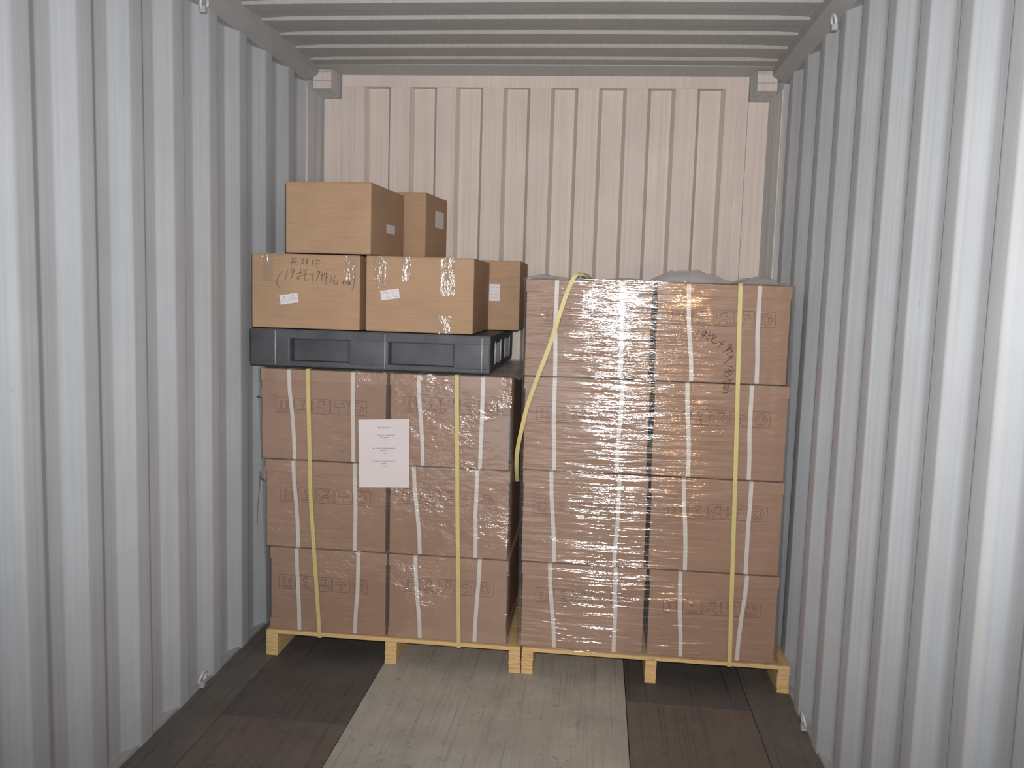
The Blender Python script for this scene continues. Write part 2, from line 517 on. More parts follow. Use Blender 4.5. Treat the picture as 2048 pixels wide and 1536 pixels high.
o = link('trim_3', prism('roof_header', [(4.280, ZR), (YE + 0.03, 2.672), (YE + 0.03, 2.76), (4.280, 2.76)], 'x', 0.0, W), 'roof')
tag(o, 'plain sloping roof plate between last roof rib and end wall', 'beam', kind='structure')

# end wall: crest plane at YE, recessed panels behind it
CR = [(0.155, 0.274), (0.410, 0.511), (0.650, 0.748), (0.888, 0.991), (1.127, 1.231), (1.367, 1.470), (1.608, 1.712), (1.848, 1.953), (2.089, 2.200)]
pts = [(CR[0][0], YE)]
RD = 0.042
for i, (a, b) in enumerate(CR):
    if i > 0:
        pts += [(a - 0.018, YE + RD), (a, YE)]
    if i < len(CR) - 1:
        pts += [(b, YE), (b + 0.018, YE + RD)]
pts.append((CR[-1][1], YE))
end = thing('wall_end', (0, 0, 0), 'cream pink end wall of the container with upright corrugated panels', 'wall')
end['kind'] = 'structure'
o = link('corrugated_sheet', extrude_profile('sheet', pts, 0.0, 2.64), 'end', end)
link('header', box_me('header', CR[0][0], CR[-1][1], YE - 0.003, YE + 0.06, 2.622, 2.690, 0.003), 'end', end)
for a, b in ((0.157, 0.206), (2.147, 2.198)):
    link('frame_strip', box_me('frame', a, b, YE - 0.005, YE + 0.01, 0.0, 2.623, 0.002), 'end', end)
for a, b in ((0.060, 0.153), (2.202, 2.300)):
    link('side_strip', box_me('side_strip', a, b, YE + 0.004, YE + 0.04, 0.0, 2.563, 0.002), 'end', end)
# slanted corner posts and the plates above them
for s in (0, 1):
    X = (lambda x: x) if s == 0 else (lambda x: W - x)
    poly = [(X(-0.03), 4.300), (X(0.004), 4.300), (X(0.062), YE + 0.03), (X(0.062), YE + 0.07), (X(-0.03), YE + 0.07)]
    link('corner_post', prism('post', poly, 'z', 0.0, 2.69), 'post', end)
    link('post_bead', box_me('bead', min(X(0.001), X(0.007)), max(X(0.001), X(0.007)), 4.296, 4.304, 0.0, 2.60, 0.001), 'end', end)
    # slopes shaped round the corner casting to turn dark, in place of a gap
    g0, g1 = 0.030, 0.124
    y0, y1 = YE - 0.075, YE + 0.03
    cst = [(X(g0), y0, 2.690), (X(g1), y0, 2.690), (X(g1), y0, 2.594), (X(g0), y0, 2.594),
           (X(g0 - 0.02), y1, 2.690), (X(0.157), y1, 2.690), (X(0.157), y1, 2.556), (X(g0 - 0.02), y1, 2.556)]
    fc = [(0, 1, 2, 3), (1, 5, 6, 2), (3, 2, 6, 7), (0, 3, 7, 4), (0, 4, 5, 1)]
    me = me_from('casting', cst, fc)
    bm = bmesh.new(); bm.from_mesh(me); bmesh.ops.recalc_face_normals(bm, faces=bm.faces[:]); bm.to_mesh(me); bm.free()
    c = link('corner_casting', me, 'post', end)
    link('casting_face', merge_boxes('casting_face', [(min(X(g0), X(g1)), max(X(g0), X(g1)), y0 - 0.006, y0 + 0.004, 2.634, 2.672),
                                                      (min(X(g0), X(g1)), max(X(g0), X(g1)), y0 - 0.008, y0 + 0.004, 2.596, 2.631)], 0.002), 'end', c)
# backing plate behind the sheet
link('backing_plate', box_me('backing', -0.05, W + 0.05, YE + 0.06, YE + 0.07, 0.0, 2.74), 'end', end)

# floor boards
floor = thing('floor', (0, 0, 0), 'container floor of dark plywood with a pale worn middle strip', 'floor')
floor['kind'] = 'structure'
g = 0.0015
def board(x0, x1, y0, y1, m, dz=0.0):
    o = link('floor_panel', box_me('panel', x0 + g, x1 - g, y0 + g, y1 - g, -0.028, dz, 0.0012, 1), m, floor)
    return o
for x0, x1 in ((0.655, 1.683),):
    for y0, y1 in ((YD, 0.9), (0.9, YE)):
        board(x0, x1, y0, y1, 'floor_mid')
for y0, y1, m in ((YD, 0.5, 'floor_brown'), (0.5, 2.90, 'floor_brown'), (2.90, YE, 'floor_dark')):
    board(0.172, 0.655, y0, y1, m)
for y0, y1, m in ((YD, 0.8, 'floor_brown'), (0.8, 3.25, 'floor_brown'), (3.25, YE, 'floor_dark')):
    board(1.683, 2.170, y0, y1, m)
for x0, x1 in ((0.0, 0.172), (2.170, W)):
    board(x0, x1, YD, 1.2, 'floor_side'); board(x0, x1, 1.2, YE, 'floor_side')
link('subfloor', box_me('subfloor', -0.05, W + 0.05, YD, YE + 0.05, -0.06, -0.0285), 'floor_dark', floor)

# lashing rings
def ring(loc, side, tilt, r, label):
    t = thing('lashing_ring', loc, label, 'ring', 'lashing rings on the container rails')
    pts = [(0.014 * side, r * math.cos(a), r * 0.85 * math.sin(a)) for a in [2 * math.pi * i / 20 for i in range(20)]]
    o = link('ring', tube_me('ring', pts, 0.0055, 8, True), 'steel', t, True)
    o.rotation_euler = (tilt, 0.25 * side, 0)
    link('lug', box_me('lug', min(0, 0.022 * side), max(0, 0.022 * side), -0.012, 0.012, -r * 0.85 - 0.016, -r * 0.85 + 0.008, 0.003), 'rail', t)
ring((0.0, 3.085, 0.050), 1, 0.3, 0.030, 'white steel lashing ring low on the left wall by the floor')
ring((W, 3.130, 0.044), -1, -0.3, 0.030, 'white steel lashing ring low on the right wall by the floor')
ring((0.020, 3.105, 2.618), 1, 0.2, 0.026, 'white steel lashing ring under the left top rail')
ring((W - 0.020, 3.300, 2.612), -1, -0.2, 0.026, 'white steel lashing ring under the right top rail')

# ------------------------------------------------------------------ wooden pallets
def wood_pallet(x0, x1, legs, label):
    y0, y1 = 3.430, 4.335
    t = thing('wooden_pallet', ((x0 + x1) / 2, y0, 0.0), label, 'pallet', 'plywood pallets on the container floor')
    cx = (x0 + x1) / 2
    nb = 4
    for i in range(nb):                       # deck sheets side by side along the depth
        a, b = i * (y1 - y0) / nb, (i + 1) * (y1 - y0) / nb
        link('deck_board', box_me('deck', x0 - cx, x1 - cx, a + 0.001, b - 0.001, 0.098, 0.1145, 0.0015, 1), 'wood', t)
    for (a, b) in legs:
        L = link('leg', box_me('leg_core', a - cx + 0.003, b - cx - 0.003, 0.004, y1 - y0 - 0.004, 0.002, 0.0975), 'wood', t)
        hs = [0.0, 0.020, 0.037, 0.058, 0.074, 0.0975]
        for z0, z1 in zip(hs[:-1], hs[1:]):
            d = random.uniform(-0.0012, 0.0012)
            link('layer', box_me('layer', a - cx + d, b - cx + d, random.uniform(0, 0.002), y1 - y0, z0 + 0.0006, z1 - 0.0006, 0.001, 1), 'wood', L)
    return t
wood_pallet(0.136, 1.243, ((0.136, 0.188), (0.662, 0.712), (1.194, 1.243)), 'pale plywood pallet under the shorter left stack of cartons')
wood_pallet(1.249, 2.348, ((1.249, 1.297), (1.764, 1.810), (2.300, 2.348)), 'pale plywood pallet under the taller right stack of cartons')

# ------------------------------------------------------------------ strapped cartons
def sym_strokes():
    S = []
    for k in range(5):
        x0 = 0.0785 * k
        w, h, c = 0.073, 0.062, 0.005
        x1, z0, z1 = x0 + w, -h / 2, h / 2
        S.append([(x0 + c, z0), (x1 - c, z0), (x1, z0 + c), (x1, z1 - c), (x1 - c, z1), (x0 + c, z1), (x0, z1 - c), (x0, z0 + c), (x0 + c, z0)])
        m = x0 + w / 2
        if k == 0:                            # this way up
            for s in (-0.013, 0.013):
                S += [[(m + s - 0.003, -0.010), (m + s - 0.003, 0.010), (m + s - 0.008, 0.010), (m + s, 0.023), (m + s + 0.008, 0.010), (m + s + 0.003, 0.010), (m + s + 0.003, -0.010), (m + s - 0.003, -0.010)]]
            S += [[(m - 0.025, -0.016), (m + 0.025, -0.016)], [(m - 0.022, -0.023), (m + 0.022, -0.023)]]
        if k == 1:                            # fragile glass
            S += [[(m - 0.009, 0.024), (m - 0.009, 0.010), (m - 0.004, 0.003), (m + 0.004, 0.003), (m + 0.009, 0.010), (m + 0.009, 0.024), (m - 0.009, 0.024)],
                  [(m, 0.003), (m, -0.010)], [(m - 0.009, -0.011), (m + 0.009, -0.011)], [(m + 0.001, 0.023), (m - 0.002, 0.016), (m + 0.003, 0.013)],
                  [(m - 0.024, -0.018), (m + 0.024, -0.018)], [(m - 0.022, -0.023), (m + 0.022, -0.023)]]
        if k == 2:                            # handle with care
            S += [[(m - 0.010, 0.004), (m - 0.010, 0.018), (m + 0.010, 0.018), (m + 0.010, 0.004), (m - 0.010, 0.004)], [(m - 0.010, 0.018), (m - 0.005, 0.024), (m + 0.015, 0.024), (m + 0.010, 0.018)], [(m + 0.015, 0.024), (m + 0.015, 0.010), (m + 0.010, 0.004)],
                  [(m - 0.028, 0.014), (m - 0.024, 0.000), (m - 0.014, -0.004), (m - 0.002, -0.004), (m - 0.006, -0.010), (m - 0.014, -0.012), (m - 0.016, -0.025)], [(m - 0.028, -0.008), (m - 0.024, -0.025)],
                  [(m + 0.028, 0.014), (m + 0.024, 0.000), (m + 0.014, -0.004), (m + 0.002, -0.004), (m + 0.006, -0.010), (m + 0.014, -0.012), (m + 0.016, -0.025)], [(m + 0.028, -0.008), (m + 0.024, -0.025)]]
        if k == 3:                            # keep dry
            arc = [(m + 0.024 * math.cos(a), 0.000 + 0.015 * math.sin(a)) for a in [math.pi * i / 10 for i in range(11)]]
            S += [arc, [(m - 0.024, 0.0), (m - 0.016, 0.003), (m - 0.008, 0.0), (m, 0.003), (m + 0.008, 0.0), (m + 0.016, 0.003), (m + 0.024, 0.0)],
                  [(m, 0.002), (m, -0.020), (m - 0.004, -0.023), (m - 0.007, -0.019)]]
            for dx, dz in ((-0.016, 0.022), (-0.005, 0.024), (0.006, 0.022), (0.017, 0.024)):
                S.append([(m + dx, dz), (m + dx - 0.002, dz - 0.006)])
        if k == 4:                            # recycling loop
            for q in range(3):
                a0 = 2 * math.pi * q / 3 + 0.5
                A = [a0 + 1.6 * i / 6 for i in range(7)]
                S.append([(m + 0.023 * math.cos(a), 0.023 * math.sin(a)) for a in A])
                S.append([(m + 0.013 * math.cos(a), 0.013 * math.sin(a)) for a in A])
                e = A[-1]
                S.append([(m + 0.027 * math.cos(e), 0.027 * math.sin(e)), (m + 0.018 * math.cos(e + 0.45), 0.018 * math.sin(e + 0.45)), (m + 0.009 * math.cos(e), 0.009 * math.sin(e))])
    return S
SYM = strokes_me('printed_symbols', sym_strokes(), 0.0017)

FY, CD = 3.446, 0.440                  # front plane of the stacks, carton depth
def carton(x0, x1, z0, z1, straps, prnt, label, group, tray=False, y=FY, front=True):
    w, h = x1 - x0, z1 - z0
    cx = (x0 + x1) / 2
    t = thing('strapped_carton', (cx, y, z0), label, 'carton', group)
    link('body', box_me('body', -w / 2 + 0.004, w / 2 - 0.004, 0.003, CD - 0.003, 0.001, h - 0.003, 0.004), 'card', t)
    link('lid', box_me('lid', -w / 2, w / 2, 0.0, CD, h - 0.052, h - 0.0015, 0.003), 'lid', t)
    if tray:
        link('base_tray', box_me('tray', -w / 2 + 0.001, w / 2 - 0.001, 0.001, CD, 0.0005, 0.048, 0.003), 'lid', t)
    for (xt, xb) in straps:
        a, b = xt - cx, xb - cx
        m_ = (a + b) / 2 + random.uniform(-0.004, 0.004)
        pth = [(a, CD * 0.5, h - 0.0008), (a, 0.006, h - 0.0008), (a, -0.0016, h - 0.004), (a * .7 + m_ * .3, -0.0018, h * 0.75), (m_, -0.0018, h * 0.5), (b * .7 + m_ * .3, -0.0018, h * 0.25), (b, -0.0016, 0.004), (b, 0.008, 0.0008), (b, CD * 0.5, 0.0008)]
        link('strap', ribbon_me('strap', pth, 0.0165, 0.0012), 'strap', t)
    if prnt:
        o = link('printed_symbols', SYM, 'ink', t)
        o.location = (prnt[0] - cx, 0.0028, prnt[1] - z0)
        o.scale = (prnt[2] / 0.387, 1, 1)
        o.rotation_euler = (0, random.uniform(-0.006, 0.006), 0)
    return t

STRAPS_L = [[[(0.229, 0.256), (0.505, 0.511)], [(0.784, 0.808), (1.053, 1.049)]],
            [[(0.25, 0.273), (0.517, 0.521)], [(0.77, 0.803), (1.038, 1.04)]],
            [[(0.266, 0.279), (0.537, 0.525)], [(0.784, 0.81), (1.059, 1.045)]]]
STRAPS_R = [[[(1.342, 1.347), (1.605, 1.61)], [(1.864, 1.892), (2.139, 2.148)]],
            [[(1.347, 1.356), (1.622, 1.612)], [(1.878, 1.9), (2.131, 2.14)]],
            [[(1.346, 1.37), (1.626, 1.618)], [(1.884, 1.907), (2.152, 2.15)]],
            [[(1.354, 1.383), (1.625, 1.632)], [(1.89, 1.907), (2.157, 2.136)]]]
PRINT_L = [[(0.171, 1.097, 0.393), (0.722, 1.123, 0.392)], [(0.191, 0.713, 0.395), (0.725, 0.733, 0.394)], [(0.186, 0.327, 0.391), (0.728, 0.351, 0.392)]]
PRINT_R = [[(1.283, 1.507, 0.388), (1.804, 1.522, 0.403)], [(1.276, 1.108, 0.375), (1.82, 1.122, 0.391)], [(1.277, 0.721, 0.392), (1.829, 0.737, 0.393)], [(1.298, 0.343, 0.39), (1.828, 0.334, 0.39)]]
XL = [[(0.106, 0.650), (0.662, 1.172)], [(0.126, 0.655), (0.665, 1.177)], [(0.146, 0.660), (0.668, 1.181)]]
ZL = [(0.864, 1.250), (0.482, 0.862), (0.1150, 0.480)]
XR = [[(1.217, 1.727), (1.741, 2.266)], [(1.223, 1.736), (1.748, 2.280)], [(1.229, 1.744), (1.754, 2.284)], [(1.237, 1.752), (1.765, 2.288)]]
ZR_ = [(1.263, 1.655), (0.874, 1.261), (0.484, 0.872), (0.1150, 0.482)]
LAB_L = [['strapped carton in the top row of the left pallet, left column', 'strapped carton in the top row of the left pallet, right column'],
         ['strapped carton in the middle row of the left pallet, left column', 'strapped carton in the middle row of the left pallet, right column'],
         ['strapped carton in the bottom row of the left pallet, left column', 'strapped carton in the bottom row of the left pallet, right column']]
ROWN = ['top', 'second', 'third', 'bottom']
for r in range(3):
    for c in range(2):
        carton(*XL[r][c], *ZL[r], STRAPS_L[r][c], PRINT_L[r][c], LAB_L[r][c], 'strapped cartons wrapped on the left pallet', tray=(r == 2))
    x0, x1 = XL[r][1]
    carton(x0 - 0.002, x1 - 0.004, *ZL[r], [], None, 'back row carton seen in the gap between the stacks, %s of three' % ('topmost', 'middle', 'lowest')[r], 'back row cartons on the left pallet', y=FY + CD + 0.004)
for r in range(4):
    for c in range(2):
        carton(*XR[r][c], *ZR_[r], STRAPS_R[r][c], PRINT_R[r][c],
               'strapped carton in the %s row of the tall right stack, %s column' % (ROWN[r], ('left', 'right')[c]), 'strapped cartons wrapped on the right pallet')

# ------------------------------------------------------------------ stretch film
def film(name, xl, xr, z0, z1, y0, y1, mat, parent, bulge, kind):
    """film wound round a stack: xl(z), xr(z) give its side edges"""
    nz = int((z1 - z0) / 0.0035)
    z = np.linspace(z0, z1, nz)
    fx = np.linspace(0, 1, 190)
    sy = np.linspace(0, 1, 40)
    rad = 0.010
    cols = []                                  # (kind, parameter)
    cols += [('l', q) for q in sy[::-1][:-1]]
    cols += [('c1', q) for q in np.linspace(0, 1, 6)[:-1]]
    cols += [('f', q) for q in fx]
    cols += [('c2', q) for q in np.linspace(0, 1, 6)[1:]]
    cols += [('r', q) for q in sy[1:]]
    XLz, XRz = xl(z), xr(z)
    V = np.zeros((len(cols), nz, 3))
    for i, (k, q) in enumerate(cols):
        if k == 'f':
            x = XLz + rad + (XRz - XLz - 2 * rad) * q; y = np.full(nz, y0); nx_, ny_ = 0.0, -1.0
        elif k == 'l':
            x = XLz.copy(); y = np.full(nz, y0 + rad + (y1 - y0 - rad) * q); nx_, ny_ = -1.0, 0.0
        elif k == 'r':
            x = XRz.copy(); y = np.full(nz, y0 + rad + (y1 - y0 - rad) * q); nx_, ny_ = 1.0, 0.0
        elif k == 'c1':
            a = math.pi + q * math.pi / 2
            x = XLz + rad + rad * math.cos(a); y = np.full(nz, y0 + rad + rad * math.sin(a)); nx_, ny_ = math.cos(a), math.sin(a)
        else:
            a = 1.5 * math.pi + q * math.pi / 2
            x = XRz - rad + rad * math.cos(a); y = np.full(nz, y0 + rad + rad * math.sin(a)); nx_, ny_ = math.cos(a), math.sin(a)
        s = x if k == 'f' else x + y
        zz = z + 0.06 * s
        if kind == 'tight':
            h = 0.0022 * np.abs(vnoise(s * 5 + 3, zz * 26 + 7) - 0.5) + 0.0010 * vnoise(s * 11, zz * 70 + 31) + 0.002 * vnoise(s * 2.2 + 40, zz * 6)
        else:
            mk = np.clip((vnoise(s * 4 + 9, z * 5 + 2) - 0.42) * 3.5, 0.05, 1)
            h = mk * (0.0020 * vnoise(s * 22 + 3, z * 30 + 7) + 0.0012 * vnoise(s * 60, z * 75 + 31)) + 0.002 * vnoise(s * 2.2 + 40, z * 3)
        if k == 'f':
            h = h + bulge * (1 - (2 * q - 1) ** 2)
        V[i, :, 0] = x + nx_ * h; V[i, :, 1] = y + ny_ * h; V[i, :, 2] = z
    n = nz
    idx = np.arange(len(cols) * nz).reshape(len(cols), nz)
    F = np.stack([idx[:-1, :-1], idx[1:, :-1], idx[1:, 1:], idx[:-1, 1:]], -1).reshape(-1, 4)
    me = bpy.data.meshes.new('film')
    me.vertices.add(V.size // 3); me.vertices.foreach_set('co', V.reshape(-1))
    me.loops.add(F.size); me.loops.foreach_set('vertex_index', F.reshape(-1))
    me.polygons.add(len(F)); me.polygons.foreach_set('loop_start', np.arange(0, F.size, 4)); me.polygons.foreach_set('loop_total', np.full(len(F), 4))
    me.polygons.foreach_set('use_smooth', np.ones(len(F), dtype=bool))
    me.update(); me.validate()
    return link(name, me, mat, parent)

lin = lambda a, b, za, zb: (lambda z: a + (b - a) * (z - za) / (zb - za))
wl = thing('stretch_wrap', (0.645, FY, 0.1145), 'clear crinkled stretch film wound round the shorter left stack', 'wrap', 'stretch film round the stacks')
film('film', lin(0.140, 0.097, 0.12, 1.25), lin(1.189, 1.181, 0.12, 1.25), 0.1155, 1.254, FY - 0.006, 4.335, 'film_l', wl, 0.001, 'loose')
wr = thing('stretch_wrap', (1.755, FY, 0.1145), 'clear glittering stretch film wound tight round the taller right stack', 'wrap', 'stretch film round the stacks')
film('film', lin(1.226, 1.208, 0.12, 1.65), lin(2.297, 2.276, 0.12, 1.65), 0.1155, 1.660, FY - 0.006, 4.335, 'film_r', wr, 0.014, 'tight')

# bunched film lying on top of the right stack
prof = [(1.215, 1.662), (1.227, 1.667), (1.284, 1.678), (1.33, 1.668), (1.42, 1.664), (1.513, 1.661), (1.623, 1.670), (1.714, 1.665), (1.749, 1.680), (1.788, 1.700), (1.911, 1.703), (1.97, 1.691), (2.02, 1.671), (2.06, 1.664), (2.108, 1.683), (2.166, 1.688), (2.205, 1.681), (2.222, 1.668), (2.274, 1.663)]
px = np.array([q[0] for q in prof]); pz = np.array([q[1] for q in prof])
gx = np.linspace(1.215, 2.272, 150); gy = np.linspace(3.444, 3.80, 36)
v, f = [], []
for i, x in enumerate(gx):
    hz = float(np.interp(x, px, pz)) - 1.659
    for j, yy in enumerate(gy):
        s = min(1.0, j / 7.0); s = math.sin(s * math.pi / 2); e = 1.0 - max(0.0, (j - 26) / 9.0)
        cr = 0.75 + 0.5 * float(vnoise(np.array([x * 30]), np.array([yy * 25]))[0])
        v.append((x, yy, 1.659 + hz * s * e * (cr if j > 7 else 1.0)))
m_ = len(gy)
for i in range(len(gx) - 1):
    for j in range(m_ - 1):
        f.append((i * m_ + j, (i + 1) * m_ + j, (i + 1) * m_ + j + 1, i * m_ + j + 1))
link('bunched_film', me_from('bunched_film', v, f), 'bunch', wr, True)
# top sheet of the left wrap, slack between the stacks
v, f = [], []
gx = np.linspace(0.10, 1.204, 40); gy = np.linspace(3.442, 4.335, 30)
for i, x in enumerate(gx):
    for j, yy in enumerate(gy):
        v.append((x, yy, 1.2535 + 0.005 * float(vnoise(np.array([x * 14 + 5]), np.array([yy * 12]))[0]) - (0.02 * max(0, (x - 1.18) / 0.035) if x > 1.18 else 0)))
m_ = len(gy)
for i in range(len(gx) - 1):
    for j in range(m_ - 1):
        f.append((i * m_ + j, (i + 1) * m_ + j, (i + 1) * m_ + j + 1, i * m_ + j + 1))
link('top_sheet', me_from('top_sheet', v, f), 'bunch', wl, True)
# torn flaps of film sticking out at the left edge
for pts in ([(0.112, 1.175), (0.108, 1.150), (0.086, 1.128), (0.116, 1.126)],
            [(0.128, 0.832), (0.106, 0.815), (0.100, 0.780), (0.124, 0.768), (0.130, 0.79)]):
    nn = len(pts)
    v = [(x, 3.452 - 0.004 * (i % 2), z) for i, (x, z) in enumerate(pts)] + [(x, 3.462, z) for x, z in pts]
    f = [tuple(range(nn)), tuple(range(nn, 2 * nn))[::-1]] + [(i, (i + 1) % nn, nn + (i + 1) % nn, nn + i) for i in range(nn)]
    link('loose_flap', me_from('loose_flap', v, f), 'flap', wl)
link('loose_thread', tube_me('loose_thread', [(0.104, 3.45, 0.782), (0.102, 3.45, 0.74), (0.097, 3.452, 0.70), (0.090, 3.455, 0.64), (0.090, 3.455, 0.58)], 0.0012, 5), 'text', wl)

# handwriting in marker across the film of the right stack
o = link('handwriting', strokes_me('handwriting', HAND_B, 0.0026, 3.4215), 'marker', wr)
o['label'] = 'black marker handwriting running down in a curve'

# clear tape patch on the right wrap
link('tape_patch', box_me('tape_patch', 1.448, 1.492, 3.4285, 3.4293, 1.505, 1.612), 'tape', wr)

# ------------------------------------------------------------------ yellow pallet straps
def ystrap(pts, label, group='yellow straps binding the stacks'):
    o = link('pallet_strap', ribbon_me('pallet_strap', pts, 0.0165, 0.0014), 'yellow')
    tag(o, label, 'strap', group)
    return o
def vert(front, ztop, yb=4.33):
    """front: (x, z) points from top to bottom; the band runs over the top and under the deck"""
    (xa, za), (xb, zb) = front[0], front[-1]
    pts = [(xa, yb, ztop), (xa, FY + 0.02, ztop), (xa, front_y + 0.004, ztop - 0.001)]
    xs = [q[0] for q in front][::-1]; zs = [q[1] for q in front][::-1]
    for zz in np.linspace(ztop - 0.010, 0.100, 14):
        pts.append((float(np.interp(zz, zs, xs)), front_y, float(zz)))
    pts += [(xb, 3.4265, 0.0965), (xb, 3.44, 0.0958), (xb, yb, 0.0958)]
    return pts
front_y = 3.4285
ystrap(vert([(0.317, 1.24), (0.332, 0.698), (0.375, 0.106)], 1.2555), 'yellow plastic strap down the left column of the left stack')
ystrap(vert([(0.946, 1.245), (0.96, 0.732), (0.981, 0.106)], 1.2555), 'yellow plastic strap down the right column of the left stack')
front_y = 3.4225
ystrap(vert([(2.06, 1.654), (2.083, 0.897), (2.104, 0.114)], 1.6600), 'taut yellow plastic strap down the right column of the right stack')
dg = [(1.474, 3.50, 1.663), (1.470, 3.47, 1.668), (1.462, 3.452, 1.676), (1.450, 3.437, 1.6825), (1.436, 3.428, 1.6835), (1.422, 3.422, 1.679), (1.408, 3.419, 1.664), (1.380, 3.417, 1.594), (1.352, 3.417, 1.495), (1.323, 3.417, 1.392), (1.300, 3.417, 1.325), (1.277, 3.417, 1.259), (1.253, 3.417, 1.185), (1.235, 3.418, 1.124), (1.219, 3.420, 1.041), (1.209, 3.426, 0.990), (1.200, 3.445, 0.930), (1.198, 3.48, 0.86), (1.198, 3.54, 0.80)]
# smooth the loose band
def smooth(pts, k=5):
    A = np.array(pts); t = np.arange(len(A)); tt = np.linspace(0, len(A) - 1, (len(A) - 1) * k + 1)
    B = np.stack([np.interp(tt, t, A[:, i]) for i in range(3)], 1)
    for _ in range(3):
        B[1:-1] = (B[:-2] + 2 * B[1:-1] + B[2:]) / 4
    return [tuple(q) for q in B]
ystrap(smooth(dg), 'loose yellow strap looping over and slanting into the gap between stacks')

# ------------------------------------------------------------------ printed sheet of paper
pt = thing('paper_sheet', (0.646, 3.4275, 0.770), 'white printed sheet of paper on the front of the left stack', 'paper', rz=0.0)
v, f = [], []
q00, q10, q01, q11 = (0.542, 0.765), (0.756, 0.775), (0.535, 1.052), (0.751, 1.064)
for i in range(9):
    for j in range(9):
        a, b = i / 8, j / 8
        x = (q00[0] * (1 - a) + q10[0] * a) * (1 - b) + (q01[0] * (1 - a) + q11[0] * a) * b
        z = (q00[1] * (1 - a) + q10[1] * a) * (1 - b) + (q01[1] * (1 - a) + q11[1] * a) * b
        v.append((x - 0.646, 0.0012 * math.sin(a * 3.1) - 0.0008 * math.cos(b * 4), z - 0.770))
for i in range(8):
    for j in range(8):
        f.append((i * 9 + j, (i + 1) * 9 + j, (i + 1) * 9 + j + 1, i * 9 + j + 1))
o = link('sheet', me_from('sheet', v, f), 'paper', pt, True)
solid(o, 0.0003, 0)
rows = [(0.105, 0.052, 0.0045), (0.215, 0.094, 0.0030), (0.248, 0.036, 0.0024), (0.285, 0.024, 0.0024), (0.408, 0.096, 0.0030), (0.442, 0.034, 0.0020), (0.482, 0.024, 0.0024), (0.600, 0.102, 0.0026), (0.632, 0.020, 0.0020), (0.672, 0.022, 0.0024)]
ST = []
for fr, wd, hh in rows:
    x = -wd / 2
    zc = 1.058 - 0.287 * (fr + 0.012) - 0.770
    while x < wd / 2:
        lw = random.uniform(0.0012, 0.0030)
        k = random.random()
        z_ = zc + 0.047 * x
        if k < 0.75:
            ST.append([(x, z_ - hh / 2), (x + lw * 0.3, z_ + hh / 2 * random.uniform(0.2, 1))])
            ST.append([(x, z_ - hh * 0.1), (x + lw, z_ - hh * 0.2)])
        x += lw + 0.0006
link('print', strokes_me('print', ST, 0.0010, -0.0022), 'text', pt)['kind'] = 'stuff'

# ------------------------------------------------------------------ black plastic pallet on the left stack
bp = thing('plastic_pallet', (0.57, 3.442, 1.262), 'black plastic pallet lying on the left stack of cartons', 'pallet')
PW, PD, PH = 1.02, 0.895, 0.156
link('deck', box_me('deck', -PW / 2, PW / 2, 0, PD, PH - 0.040, PH, 0.006), 'plastic', bp)
for a, b in ((-0.51, -0.335), (-0.085, 0.085), (0.355, 0.51)):
    for c, d in ((0.0, 0.15), (0.37, 0.52), (PD - 0.15, PD)):
        link('block', box_me('block', a, b, c, d, 0.012, PH - 0.030, 0.010, 3), 'plastic', bp, True)
for c, d in ((0.001, 0.14), (0.38, 0.51), (PD - 0.14, PD - 0.001)):
    link('runner', box_me('runner', -PW / 2 + 0.002, PW / 2 - 0.002, c, d, 0.0, 0.024, 0.006), 'plastic', bp)
for a, b in ((-0.51, -0.36), (0.37, 0.51)):
    link('side_runner', box_me('side_runner', a + 0.003, b - 0.003, 0.01, PD - 0.01, 0.001, 0.022, 0.006), 'plastic', bp)
for x in (-0.398, 0.070, 0.475):
    link('glint_rib', tube_me('glint_rib', [(x, -0.001, 0.006), (x, -0.001, PH - 0.008)], 0.0026, 10), 'rib_glint', bp, True)  # added ribs whose pale colour paints the upright glints on the front
for y in (0.16, 0.36, 0.54, 0.73):
    link('glint_rib', tube_me('glint_rib', [(0.5095, y, 0.03), (0.5095, y, PH - 0.03)], 0.004, 10), 'rib_glint', bp, True)  # glints on the right side, painted by added pale ribs too
for a, b in ((-0.335, -0.085), (0.085, 0.355)):
    link('added_opening_panel', box_me('added_opening_panel', a, b, 0.055, 0.065, 0.02, PH - 0.036), 'plastic', bp)  # panel added so the fork openings look less dark
for i in range(7):                         # stiffening webs inside the fork openings
    x = -0.30 + 0.1 * i
    link('web', box_me('web', x - 0.003, x + 0.003, 0.20, PD - 0.2, PH - 0.075, PH - 0.035), 'plastic', bp)

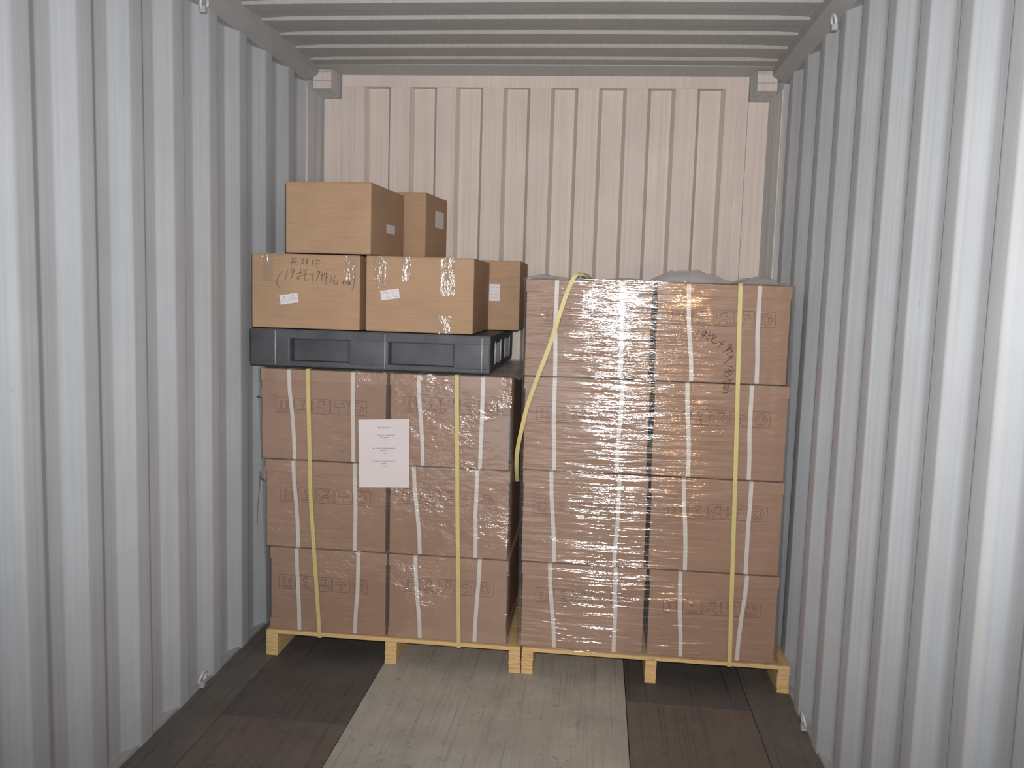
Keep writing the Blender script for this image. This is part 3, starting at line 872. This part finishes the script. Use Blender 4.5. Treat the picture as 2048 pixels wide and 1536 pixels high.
# ------------------------------------------------------------------ loose cartons on the black pallet
ZP = 1.4185
def plain(name_loc, w, d, h, label, rz=0.0, bulge=0.0):
    t = thing('cardboard_box', name_loc, label, 'box', 'unwrapped boxes on the black pallet', rz)
    bm = bmesh.new()
    bmesh.ops.create_cube(bm, size=1.0)
    bmesh.ops.subdivide_edges(bm, edges=bm.edges[:], cuts=7, use_grid_fill=True)
    for q in bm.verts:
        x, y, z = q.co
        bx = (1 - 4 * y * y) * (1 - 4 * z * z); by = (1 - 4 * x * x) * (1 - 4 * z * z); bz = (1 - 4 * x * x) * (1 - 4 * y * y)
        q.co = Vector((x * w + (0.003 * bx if x > 0.49 else -0.003 * bx if x < -0.49 else 0),
                       d / 2 + y * d + (0.0 if abs(y) < 0.49 else 0.002 * by * (1 if y > 0 else -1)),
                       h / 2 + z * (h - 0.006) + (bulge * bz if z > 0.49 else 0)))
    me = bpy.data.meshes.new('body'); bm.to_mesh(me); bm.free()
    o = link('body', me, 'card2', t, False)
    bv = o.modifiers.new('rounded', 'BEVEL'); bv.width = 0.005; bv.segments = 2; bv.limit_method = 'ANGLE'; bv.angle_limit = 0.7
    for s in (0, 1):                       # closing flaps
        a, b = (0.002, d / 2 - 0.001) if s == 0 else (d / 2 + 0.001, d - 0.002)
        link('flap', box_me('flap', -w / 2 + 0.002, w / 2 - 0.002, a, b, h - 0.0042, h - 0.0012 + 0.0, 0.001, 1), 'card2', t)
    return t
def on_front(t, name, x0, x1, z0, z1, mat, y=-0.0030, ang=0.0, th=0.0005):
    cx, cz = (x0 + x1) / 2, (z0 + z1) / 2
    o = link(name, box_me(name, -(x1 - x0) / 2, (x1 - x0) / 2, -th, 0, -(z1 - z0) / 2, (z1 - z0) / 2), mat, t)
    o.location = (cx, y, cz)
    o.rotation_euler = (0, -ang, 0)
    return o
def sticker_print(s, w, h):
    ST = []
    for k in range(4):
        z = h / 2 - h * (0.2 + 0.2 * k)
        x = -w / 2 + w * 0.1
        while x < w * 0.4:
            l_ = random.uniform(0.002, 0.007)
            if random.random() < 0.6:
                ST.append([(x, z), (x + l_, z + random.uniform(-0.001, 0.001))])
            x += l_ + 0.002
    o = link('print', strokes_me('print', ST, 0.0018, -0.0006), 'text', s)
    o['kind'] = 'stuff'

bA = plain((0.299, 3.446, ZP), 0.462, 0.474, 0.312, 'cardboard box with handwriting on its front, on the black pallet')
s = on_front(bA, 'sticker', 0.1905 - 0.299, 0.2695 - 0.299, 1.5245 - ZP, 1.5635 - ZP, 'sticker', ang=0.165); sticker_print(s, 0.079, 0.039)
o = link('handwriting', strokes_me('handwriting', HAND_A, 0.0020, -0.0026, ox=0.299, oz=ZP), 'marker', bA)
o['label'] = 'black marker handwriting'
on_front(bA, 'tape', 0.466 - 0.299, 0.515 - 0.299, 1.625 - ZP, 0.310, 'tape', -0.0032)
on_front(bA, 'tape', 0.115 - 0.299, 0.160 - 0.299, 1.615 - ZP, 0.310, 'tape', -0.0032)
bB = plain((0.7795, 3.446, ZP), 0.449, 0.484, 0.313, 'cardboard box with three tape ends beside the handwritten box')
s = on_front(bB, 'sticker', 0.619 - 0.7795, 0.697 - 0.7795, 1.555 - ZP, 1.594 - ZP, 'sticker', ang=0.15); sticker_print(s, 0.078, 0.039)
for a, b, zb in ((0.588, 0.640, 1.60), (0.705, 0.745, 1.63), (0.868, 0.925, 1.575)):
    on_front(bB, 'tape', a - 0.7795, b - 0.7795, zb - ZP, 0.311, 'tape', -0.0032)
on_front(bB, 'tape', 0.865 - 0.7795, 0.915 - 0.7795, 0.002, 0.075, 'tape', -0.0032)
bC = plain((0.905, 3.950, ZP), 0.480, 0.400, 0.326, 'cardboard box farther back at the right end of the black pallet')
s = on_front(bC, 'sticker', 1.003 - 0.905, 1.052 - 0.905, 1.556 - ZP, 1.634 - ZP, 'sticker'); sticker_print(s, 0.049, 0.078)
bF = plain((0.395, 3.950, ZP), 0.500, 0.400, 0.312, 'cardboard box in the back row, hidden behind the handwritten box')
bD = plain((0.388, 3.460, ZP + 0.3135), 0.368, 0.485, 0.296, 'large cardboard box on the very top of the pile', rz=-0.052, bulge=0.004)
bE = plain((0.520, 3.985, ZP + 0.327), 0.345, 0.360, 0.305, 'smaller cardboard box on top, behind and right of the largest one', rz=-0.10)
def on_side(t, w, y0, y1, z0, z1):
    o = link('sticker', box_me('sticker', 0, 0.0005, -(y1 - y0) / 2, (y1 - y0) / 2, -(z1 - z0) / 2, (z1 - z0) / 2), 'sticker', t)
    o.location = (w / 2 + 0.0031, (y0 + y1) / 2, (z0 + z1) / 2)
    return o
on_side(bD, 0.368, 0.205, 0.330, 0.105, 0.145)
on_side(bE, 0.345, 0.145, 0.290, 0.155, 0.235)

for t in (wl, wr):                     # their meshes are written in container coordinates
    for c in t.children:
        c.location = -t.location
